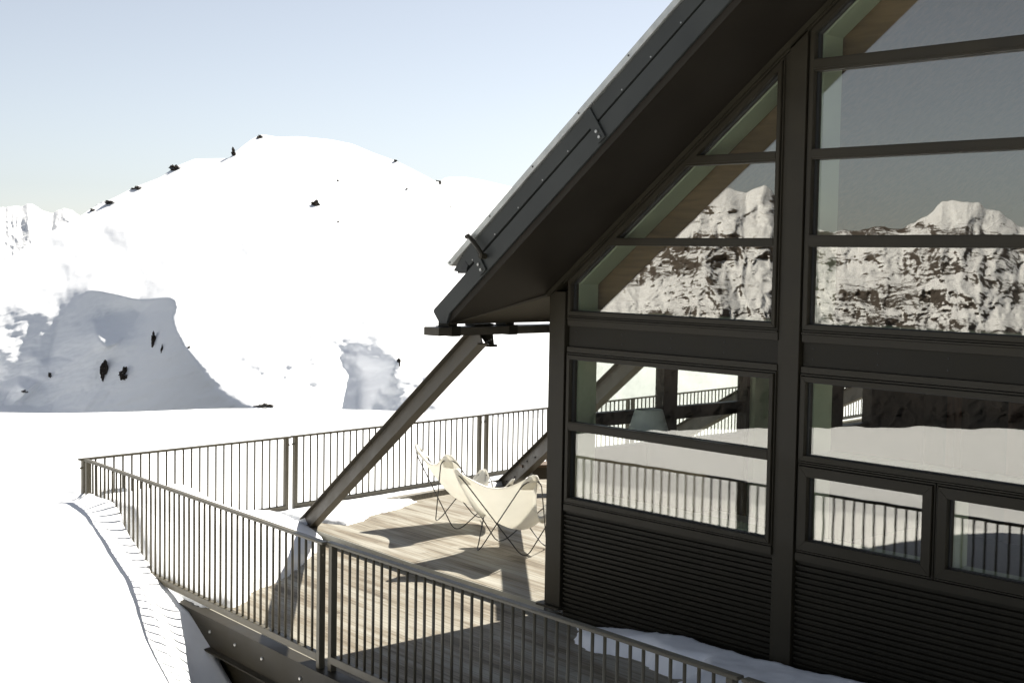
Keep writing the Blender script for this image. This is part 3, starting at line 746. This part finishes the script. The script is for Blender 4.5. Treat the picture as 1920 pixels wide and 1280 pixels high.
# roof ---------------------------------------------------------------
K = 1 / 1.25; EX, EZ = K, KS * K; NX, NZ = -KS * K, K
def pp(x, p): return (x, p * 1.25 + KS * x)      # point at plan x and perpendicular offset p
YB = 14.0
P_S = 2.504
def mir(poly, s): return poly if s == 0 else [(2 * XR - x, z) for x, z in poly][::-1]
for s in (0, 1):
    body = [(-.635, 2.905), (-.553, 2.812), (-.425, 2.812), pp(XR, P_S), pp(XR, 2.72), pp(-.60, 2.72)]
    MB().prism_y(mir(body, s), -.97, YB).build("roof_slab", SOFF, lodge)
    f1 = [(-.650, 2.913), (-.556, 2.806), (-.440, 2.806), pp(-.36, 2.560), pp(XR, 2.560), pp(XR, 2.752), pp(-.66, 2.74)]
    f1 = [(-.650, 2.913), (-.556, 2.806), (-.440, 2.806), (-.395, pp(-.395, 2.565)[1]), pp(XR, 2.565), pp(XR, 2.752), (-.640, pp(-.640, 2.735)[1])]
    MB().prism_y(mir(f1, s), -1.0, -.972).build("fascia_board", ROOFD, lodge, bevel=.003)
    f2 = [pp(-.10, 2.757), pp(XR, 2.757), pp(XR, 2.90), pp(-.22, 2.90)]
    MB().prism_y(mir(f2, s), -1.006, YB).build("upper_fascia", ROOFD, lodge, bevel=.002)
    f3 = [pp(-.335, 2.845), pp(-.30, 2.903), pp(XR, 2.903), pp(XR, 2.963), pp(-.405, 2.963), pp(-.392, 2.92)]
    f3 = [pp(-.36, 2.905), pp(XR, 2.905), pp(XR, 2.963), pp(-.415, 2.963)]
    MB().prism_y(mir(f3, s), -1.03, YB).build("roof_sheet", FLASH, lodge, bevel=.003)
    mb = MB()
    mb.prism_y(mir([(-.345, 3.318), (-.158, 3.300), (-.105, 3.44), (-.235, 3.448)], s), -.998, -.96)
    mb.prism_y(mir([pp(-.34, 2.84), pp(-.12, 2.84), pp(-.12, 2.86), pp(-.345, 2.86)], s), -.95, YB)
    mb.build("gutter_lip", ROOFD, lodge)
    MB().prism_y(mir([(-.235, 3.335), (-.150, 3.335), (-.125, 3.372), (-.165, 3.415)], s), -1.002, -.999).build("gutter_hole_dark_plate", BLACK, lodge)  # black plate standing for the shade inside a hole that is not cut
    # fixing screws along the fascia joint and flashing
    sc = MB(); x = -.05
    while x < XR:
        xx = x if s == 0 else 2 * XR - x
        q = pp(x, 2.772); sc.tube([(xx, -1.006, q[1]), (xx, -1.011, q[1])], .007, 8)
        x += .32
    sc.build("fascia_screw", BOLT, lodge)
    sc = MB(); x = -.36
    while x < XR:
        xx = x if s == 0 else 2 * XR - x
        q = pp(x, 2.935); sc.tube([(xx, -1.030, q[1]), (xx, -1.034, q[1])], .009, 8); x += .58
    sc.build("flashing_screw", BLACK, lodge)
    for x0 in (-.035, 1.50, 3.1, 4.7):
        xx = [x0, x0 + .105, x0 + .105 + .17, x0 + .17]
        # plate spans across both fascia boards perpendicular to the slope
        c0 = pp(x0, 2.90); pl = []
        def q(u, p):  # u along slope, p perpendicular
            bx, bz = x0 + u * EX, KS * x0 + u * EZ
            return (bx + p * NX - 2.90 * NX, bz + p * NZ + (2.90 * 1.25 - 2.90 * NZ))
        pl = [q(-.10, 2.575), q(0, 2.575), q(0, 2.895), q(-.10, 2.895)]
        MB().prism_y(mir(pl, s), -1.022, -1.007).build("bracket_plate", ROOFD, lodge, bevel=.003)
        for pz in (2.61, 2.67):
            cxz = mir([q(-.05, pz)], s)[0]
            MB().tube([(cxz[0], -1.024, cxz[1]), (cxz[0], -1.038, cxz[1])], .014, 10).build("bracket_bolt", BOLT, lodge)
# snow-guard tube at the lower bracket
def qq(u, p, y=-1.07):
    u += .065
    return (-.075 + u * EX + (p - 2.90) * NX, y, KS * -.075 + 2.90 * 1.25 + u * EZ + (p - 2.90) * NZ)
MB().tube([qq(-.02, 2.955), qq(.012, 2.95), qq(.028, 2.90), qq(.042, 2.84), qq(.060, 2.77), qq(.066, 2.71), qq(.055, 2.665)], .021, 12).build("snow_guard_tube", BRZ, lodge, smooth=True)
MB().tube([qq(.055, 2.68, -1.085), qq(.055, 2.68, -1.02)], .028, 12).build("snow_guard_clamp", BRZ, lodge)
# wedge at the eave, its lighter colour paints the lit part of the soffit
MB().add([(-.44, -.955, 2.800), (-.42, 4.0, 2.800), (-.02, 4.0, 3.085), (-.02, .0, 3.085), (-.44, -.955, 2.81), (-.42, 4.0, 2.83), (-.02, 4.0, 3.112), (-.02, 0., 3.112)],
         [(0, 1, 2, 3), (4, 7, 6, 5), (0, 4, 5, 1), (1, 5, 6, 2), (2, 6, 7, 3), (3, 7, 4, 0)]).build("lit_soffit_wedge", SOFF_LIT, lodge)
# eave beam carried under the eave
mb = MB(); mb.box(-.63, -.39, -1.13, YB, 2.690, 2.770); mb.build("eave_beam", STEEL, lodge, bevel=.004)
for y in (-.92, -.18, 1.4, 3.2):
    mb = MB(); mb.box(-.635, -.385, y - .055, y + .055, 2.683, 2.778); mb.box(-.60, -.44, y - .055, y + .055, 2.772, 2.83)
    mb.build("beam_clamp", BRZ2, lodge)
MB().box(-.62, -.46, -.62, -.38, 2.772, 2.795).build("bearing_plate", BRZ2, lodge)
# gusset for the brace
MB().prism_y([(-.62, 2.69), (-.42, 2.69), (-.40, 2.585), (-.52, 2.60)], -.44, -.42).build("gusset_plate", BRZ2, lodge)
MB().box(-.50, -.40, -.47, -.38, 2.565, 2.590).build("gusset_foot", BRZ2, lodge)
mb = MB()
for k in range(3): mb.tube([(-.47 + .03 * k, -.445, 2.615 + .012 * k), (-.47 + .03 * k, -.46, 2.615 + .012 * k)], .009, 8)
mb.build("gusset_bolt", BOLT, lodge)
# braces: I-sections
def brace(a, b, h=.22, wd=.12, bolts=False):
    a = Vector(a); b = Vector(b); d = (b - a).normalized(); sd = d.cross(Vector((0, 0, 1))).normalized(); u = sd.cross(d)
    mb = MB(); mb.bar(a, b, .014, h - .03, u)
    mb.bar(a + u * (h / 2 - .0075), b + u * (h / 2 - .0075), wd, .015, u); mb.bar(a - u * (h / 2 - .0075), b - u * (h / 2 - .0075), wd, .015, u)
    o = mb.build("brace", STEEL, lodge, bevel=.003)
    if bolts:
        m2 = MB()
        for t in (.10, .20, .36, .45):
            p = a + (b - a) * t * .6 + u * (.03 if t in (.10, .36) else -.02)
            m2.tube([p - sd * .010, p + sd * .022], .012, 8)
        m2.build("brace_bolt", BLACK, o)
    return o
brace((-4.98, .33, -.06), (-.48, -.535, 2.69))
brace((-5.85, 4.42, -.10), (-.60, 2.30, 2.66), h=.26, bolts=True)
brace((-7.0, 8.9, 0), (-.60, 6.4, 2.66), h=.28)
brace((-7.5, 12.8, 0), (-.60, 10.4, 2.66), h=.28)

# side wall (x=0) with corner glazing
mb = MB()
mb.box(-.06, .062, 1.58, 1.80, 1.525, 3.1)
mb.build("side_mullion", BRZ, lodge)
MB().box(-.05, .05, .20, 3.0, 1.745, 1.88).build("side_transom", BRZ, lodge)
mb = MB(); mb.box(-.05, .06, .20, 2.95, .0, 1.52); mb.box(-.05, .06, .20, 2.95, 2.75, 3.13)
mb.build("side_apron", BRZ2, lodge)
MB().box(-.008, .004, .22, 2.95, 1.52, 2.75).build("side_pane", GLASS, lodge)
mb = MB(); mb.box(-.06, .08, 2.95, 4.80, .0, 3.13); mb.box(-.06, .08, 5.40, 12, .0, 3.13); mb.box(-.06, .08, 4.8, 5.4, 0, 1.47); mb.box(-.06, .08, 4.8, 5.4, 1.94, 3.13)
mb.build("side_wall", BRZ2, lodge)
MB().box(.10, .20, .22, .42, .0, 2.6).build("corner_lining", LINE, lodge)
MB().box(.085, .16, 3.0, 3.28, .0, 2.6).build("inner_pier", LINE, lodge)
MB().box(.085, .20, 3.30, 3.56, .0, 2.6).build("timber_post", WOODD, lodge)
MB().box(-1.9, -.065, 9.2, 12.5, .0, 2.9).build("rear_wing", BRZ2, lodge)
# interior shell
mb = MB(); mb.box(.06, 11.4, .15, 10, -.10, .02); mb.build("interior_floor", mat("room_floor", (.07, .055, .04), .5, noise=(2, .2, (1, 6, 1))), lodge)
mb = MB(); mb.box(.06, 11.4, .15, 10, 2.62, 2.79); mb.build("floor_slab", WALLI, lodge)
MB().box(.06, 11.4, 6.6, 6.75, .02, 2.62).build("room_back_wall", WALLI, lodge)
mb = MB()
for x in (.5, 2.6, 4.2, 6.3): mb.box(x, x + .12, 6.45, 6.6, .02, 2.6)
for x in (1.3, 5.0): mb.box(x, x + .9, 6.52, 6.6, .02, 2.1)
mb.build("room_door_panel", WOODD, lodge)
MB().prism_y([(.02, 2.80), (11.5, 2.80), (11.5, 3.13), (XR, 3.1 + KS * XR), (.02, 3.13)], 6.0, 6.1).build("upper_back_wall", WALLI, lodge)
# boarded sloping ceiling and rafters inside the gable
for s in (0, 1):
    f = (lambda x: x) if s == 0 else (lambda x: 2 * XR - x)
    MB().prism_y(mir([(.0, 3.08), (XR, 3.08 + KS * XR), (XR, 2.98 + KS * XR), (.0, 2.98)], s), .12, 6.0).build("sloping_ceiling", WOODI, lodge)
    MB().prism_y(mir([(.12, 3.07), (XR, 2.98 + KS * XR), (XR, 2.66 + KS * XR), (.12, 2.80)], s), .33, .45).build("rafter", WOODI, lodge)

# table and lamp inside the corner room
t = empty("dining_table", (1.0, 1.35, .02), label="white topped table behind the corner glazing", cat="table")
MB().box(-.62, .62, -.75, .75, .72, .75).build("tabletop", WHITE, t, bevel=.004)
lg = None
for sx in (-.55, .55):
    for sy in (-.68, .68):
        if lg is None: lg = MB().box(-.025, .025, -.025, .025, 0, .72).build("leg", BRZ, t, loc=(sx, sy, 0))
        else: inst(lg, (sx, sy, 0), t)
t = empty("table_lamp", (.93, .42, .77), label="table lamp with pale tapered shade behind the corner window", cat="lamp")
MB().lathe([(0, 0), (.11, 0), (.11, .015), (.02, .03), (.014, .06), (.014, 1.05), (0, 1.05)], 20).build("lamp_stand", BRZ, t, smooth=True)
MB().lathe([(.215, .97), (.135, 1.245), (.130, 1.245), (.210, .97), (.215, .97)], 40).build("lamp_shade", SHADE, t, smooth=True)

# low bench outside by the second brace
t = empty("bench", (-5.0, 4.2, 0), math.radians(62), label="low timber bench on the upper deck behind the second brace", cat="bench")
MB().box(-.12, 2.6, -.18, .18, .40, .44).build("seat", mat("bench_timber", (.13, .085, .05), .6, noise=(3, .2, (.5, 6, 6))), t, bevel=.004)
lg = None
for x in (.08, 1.1, 2.3):
    if lg is None: lg = MB().box(-.03, .03, -.15, .15, .0, .40).build("leg", STEEL, t, loc=(x, 0, 0))
    else: inst(lg, (x, 0, 0), t)
MB().box(.1, 2.5, -.14, -.11, .22, .40).build("apron", STEEL, t)

# ------------------------------------------------------------------ butterfly chairs
def bez(p0, p1, p2, n=6):
    return [(p0 * (1 - t) ** 2 + p1 * 2 * t * (1 - t) + p2 * t * t) for t in [i / n for i in range(n + 1)]]
BT = [Vector((-.50, -.52, .97)), Vector((.50, -.52, .97)), Vector((.43, .44, .60)), Vector((-.43, .44, .60))]
FT = [Vector((-.31, -.30, .012)), Vector((.31, -.30, .012)), Vector((.31, .32, .012)), Vector((-.31, .32, .012))]
def make_chair(name, label, loc, rz, group, lean=0):
    r = empty(name, loc, rz, label=label, cat="chair", group=group)
    for (tips, feet) in (((0, 2), (1, 3)), ((1, 3), (2, 0))):
        seq = [BT[tips[0]], FT[feet[0]], BT[tips[1]], FT[feet[1]]]
        pts = []
        for i in range(4):
            p = seq[i]; a = seq[i - 1]; b = seq[(i + 1) % 4]
            rad = .15 if i % 2 == 0 else .11
            da = (a - p).normalized(); db = (b - p).normalized()
            # spread so the bend is a narrow U
            side = (da - db); side.z = 0
            sp = .075 if i % 2 == 0 else .03
            s = side.normalized() * sp
            q0 = p + da * rad + s * 1.0; q2 = p + db * rad - s * 1.0
            c0 = p + s * .9; c2 = p - s * .9
            for k in range(9):
                t_ = k / 8; pts.append(q0 * (1 - t_) ** 3 + c0 * 3 * t_ * (1 - t_) ** 2 + c2 * 3 * t_ * t_ * (1 - t_) + q2 * t_ ** 3)
        MB().tube(pts, .0072, 8, closed=True).build("rod_frame", ROD, r, smooth=True)
    # canvas sling
    n = 41; u = np.linspace(-1, 1, n); U, V = np.meshgrid(u, u)
    qc = np.clip(np.abs(U) + np.abs(V) - 1.80, 0, None) / 2
    U, V = (U - np.sign(U) * qc) / .90, (V - np.sign(V) * qc) / .90
    # tips in order (-,-),( +,-),(+,+),(-,+)
    def bil(c): return (BT[0][c] * (1 - U) * (1 - V) + BT[1][c] * (1 + U) * (1 - V) + BT[2][c] * (1 + U) * (1 + V) + BT[3][c] * (1 - U) * (1 + V)) / 4
    Xb, Yb, Zb = bil(0), bil(1), bil(2)
    eb = np.clip(1 - U ** 2, 0, 1); ev = np.clip(1 - V ** 2, 0, 1)
    wback = sstep(.2, -1, V)
    sag = eb ** 1.6 * (np.abs(V) ** 1.5) * (.15 * wback + .27 * (1 - wback)) + ev ** 1.3 * (np.abs(U) ** 2) * .33 + eb * ev * .50
    Zc = Zb - sag
    Xc = Xb * (1 - .22 * ev * np.abs(U)) ; Yc = Yb * (1 - .16 * eb * np.abs(V)) + .05 * eb * ev
    Yc = Yc - .05 * eb * wback * np.abs(V)
    # round the corner pockets
    cn = (np.abs(U) * np.abs(V)) ** 6
    Xc = Xc * (1 - .015 * cn); Yc = Yc * (1 - .015 * cn); Zc = Zc + .045 * np.exp(-((np.abs(U) - 1) ** 2 + (np.abs(V) - 1) ** 2) / .012)
    Zc = Zc + .004 * fbm(U * 3 + loc[0], V * 3, 3)
    o = grid_obj("canvas_sling", Xc, Yc, Zc, CANVAS, parent=r)
    md = o.modifiers.new("thickness", 'SOLIDIFY'); md.thickness = .004
    # pockets folded over every tip
    for i, tp in enumerate(BT):
        vs = []; fs = []
        fm = (FT[0] + FT[1] + FT[2] + FT[3]) / 4; dn = (fm - tp).normalized()
        rad_ = Vector((tp.x, tp.y, 0)).normalized(); sd = rad_.cross(Vector((0, 0, 1))).normalized()
        rows = 9; cols = 11
        for a in range(rows):
            ta = a / (rows - 1)
            for b in range(cols):
                tb = b / (cols - 1) * 2 - 1
                wdt = .066 + .050 * math.sin(min(1, ta * 1.6) * math.pi / 2)
                up_ = .045 * math.sqrt(max(0, 1 - tb * tb)) * (1 - ta)
                p = tp + dn * (.185 * ta) + Vector((0, 0, up_)) + sd * wdt * tb + rad_ * (.004 + .036 * math.sin(math.pi * min(1, .12 + ta)) * (1 - .55 * tb * tb)) - rad_ * (.05 * tb * tb)
                vs.append(p)
        for a in range(rows - 1):
            for b in range(cols - 1): fs.append((a * cols + b, a * cols + b + 1, (a + 1) * cols + b + 1, (a + 1) * cols + b))
        pk = MB().add(vs, fs).build("tip_pocket", CANVAS, r, smooth=True)
        m2 = pk.modifiers.new("thickness", 'SOLIDIFY'); m2.thickness = .003
    return r
make_chair("butterfly_chair", "cream canvas butterfly chair nearer the corner post, seen from behind", (-2.10, 1.36, 0), math.radians(24), "butterfly chairs on the upper deck")
make_chair("butterfly_chair", "cream canvas butterfly chair farther left on the upper deck, its tall tip against the railing", (-3.62, 1.93, 0), math.radians(-14), "butterfly chairs on the upper deck")

# ------------------------------------------------------------------ snow lying on the decks
def snow_patch(name, poly, zfun, thick, label, step=.035, rough=.03, edge_w=.16, floor=0.0):
    xs_ = [p[0] for p in poly]; ys_ = [p[1] for p in poly]
    gx = np.arange(min(xs_) - .1, max(xs_) + .1, step); gy = np.arange(min(ys_) - .1, max(ys_) + .1, step)
    GX, GY = np.meshgrid(gx, gy)
    jx = GX + .05 * fbm(GX * 4, GY * 4, 3) + .02 * fbm(GX * 14, GY * 14, 2); jy = GY + .05 * fbm(GX * 4 + 9, GY * 4, 3) + .02 * fbm(GX * 14 + 7, GY * 14, 2)
    ins = in_poly(jx, jy, poly); d = d_poly(jx, jy, poly) * np.where(ins, 1, -1)
    prof = np.clip(d / edge_w, 0, 1); prof = np.sqrt(np.clip(1 - (1 - prof) ** 2, 0, 1))
    h = zfun(GX, GY) + .012 * fbm(GX * 5, GY * 5, 4)
    Zp = floor - .02 + (h + .02 - floor) * prof + rough * fbm(GX * 9, GY * 9, 3) * (prof > .05) * (1 - prof * .7)
    Zp = np.where(d <= 0, floor - .03, Zp)
    o = grid_obj(name, GX, GY, Zp, SNOW, keep=d > -.02)
    return tag(o, label, "snow", kind="stuff")
cz = lambda x, y: .64 * np.exp(-(np.clip(np.hypot((x + 5.6) / 1.25, (y + 2.2) / 1.25), 0, 9) ** 2.4)) 
def z_corner(x, y):
    a = np.interp(y, [-2.6, -2.1, -1.2, -.95, -.7, -.3, .4, 1], [.66, .60, .60, .48, .32, .15, .06, .04])
    b = np.interp(x, [-5.6, -4.45, -4.2, -3.9, -3.5, -2.5], [.66, .64, .42, .18, .04, -.02])
    k = np.exp(-np.clip(x + 5.6, 0, 9) / 1.5)
    v = np.minimum(a, b) * (.35 + .65 * np.exp(-(np.minimum(x + 5.5, (y + 2.4) * 1.2) / .6) ** 2))
    return np.maximum(v, .02 + .05 * k)
snow_patch("deck_snow_drift", [(-5.50, -2.40), (-5.86, .35), (-5.6, .42), (-4.62, .30), (-4.2, .12), (-3.75, -.35), (-3.35, -.78), (-3.0, -1.16), (-2.75, -1.55), (-2.6, -1.87), (-2.3, -2.1), (-2.15, -2.36), (-2.3, -2.60), (-3.5, -2.52)],
           z_corner, .2, "deep sunlit snow drift filling the corner of the lower deck", floor=ZL, edge_w=.22)
snow_patch("deck_snow_strip", [(-5.9, .25), (-4.85, .25), (-4.86, .50), (-4.50, .66), (-4.62, 1.0), (-4.85, 1.25), (-5.02, 1.8), (-5.24, 2.2), (-5.36, 2.45), (-5.42, 2.0), (-5.5, 2.2), (-5.75, 4.6), (-6.25, 7.3), (-6.85, 11.4), (-7.4, 11.4), (-6.9, 7), (-6.5, 4.5), (-5.92, .6)],
           lambda x, y: .012 + .075 * sstep(.12, .40, x - fence_x(y)) * (1 - .5 * sstep(.7, 1.2, x - fence_x(y))), .1, "thin strip of snow along the foot of the far railing", floor=.0, edge_w=.10)
def z_fac(x, y):
    w_ = np.interp(x, [.5, .71, 1.3, 1.9, 2.8, 3.6, 4.1, 6, 12], [-.1, -.07, .03, .11, .10, .14, .18, .26, .3])
    q = np.clip((y + .02) / -2.2, 0, 1)
    return ZL + .05 + (w_ + .08) * (1 - q * .62)
snow_patch("facade_snow_drift", [(.45, -.04), (.62, -.20), (.95, -.50), (1.15, -.58), (1.38, -.50), (1.70, -.42), (1.95, -.55), (2.2, -.60), (2.4, -.48), (2.55, -.75), (2.65, -1.3), (3.0, -1.9), (3.6, -2.3), (4.6, -2.55), (8, -2.7), (11.5, -2.8), (11.5, -.04)],
           z_fac, .2, "shaded blue snow bank heaped against the foot of the dark facade", floor=ZL, edge_w=.13)
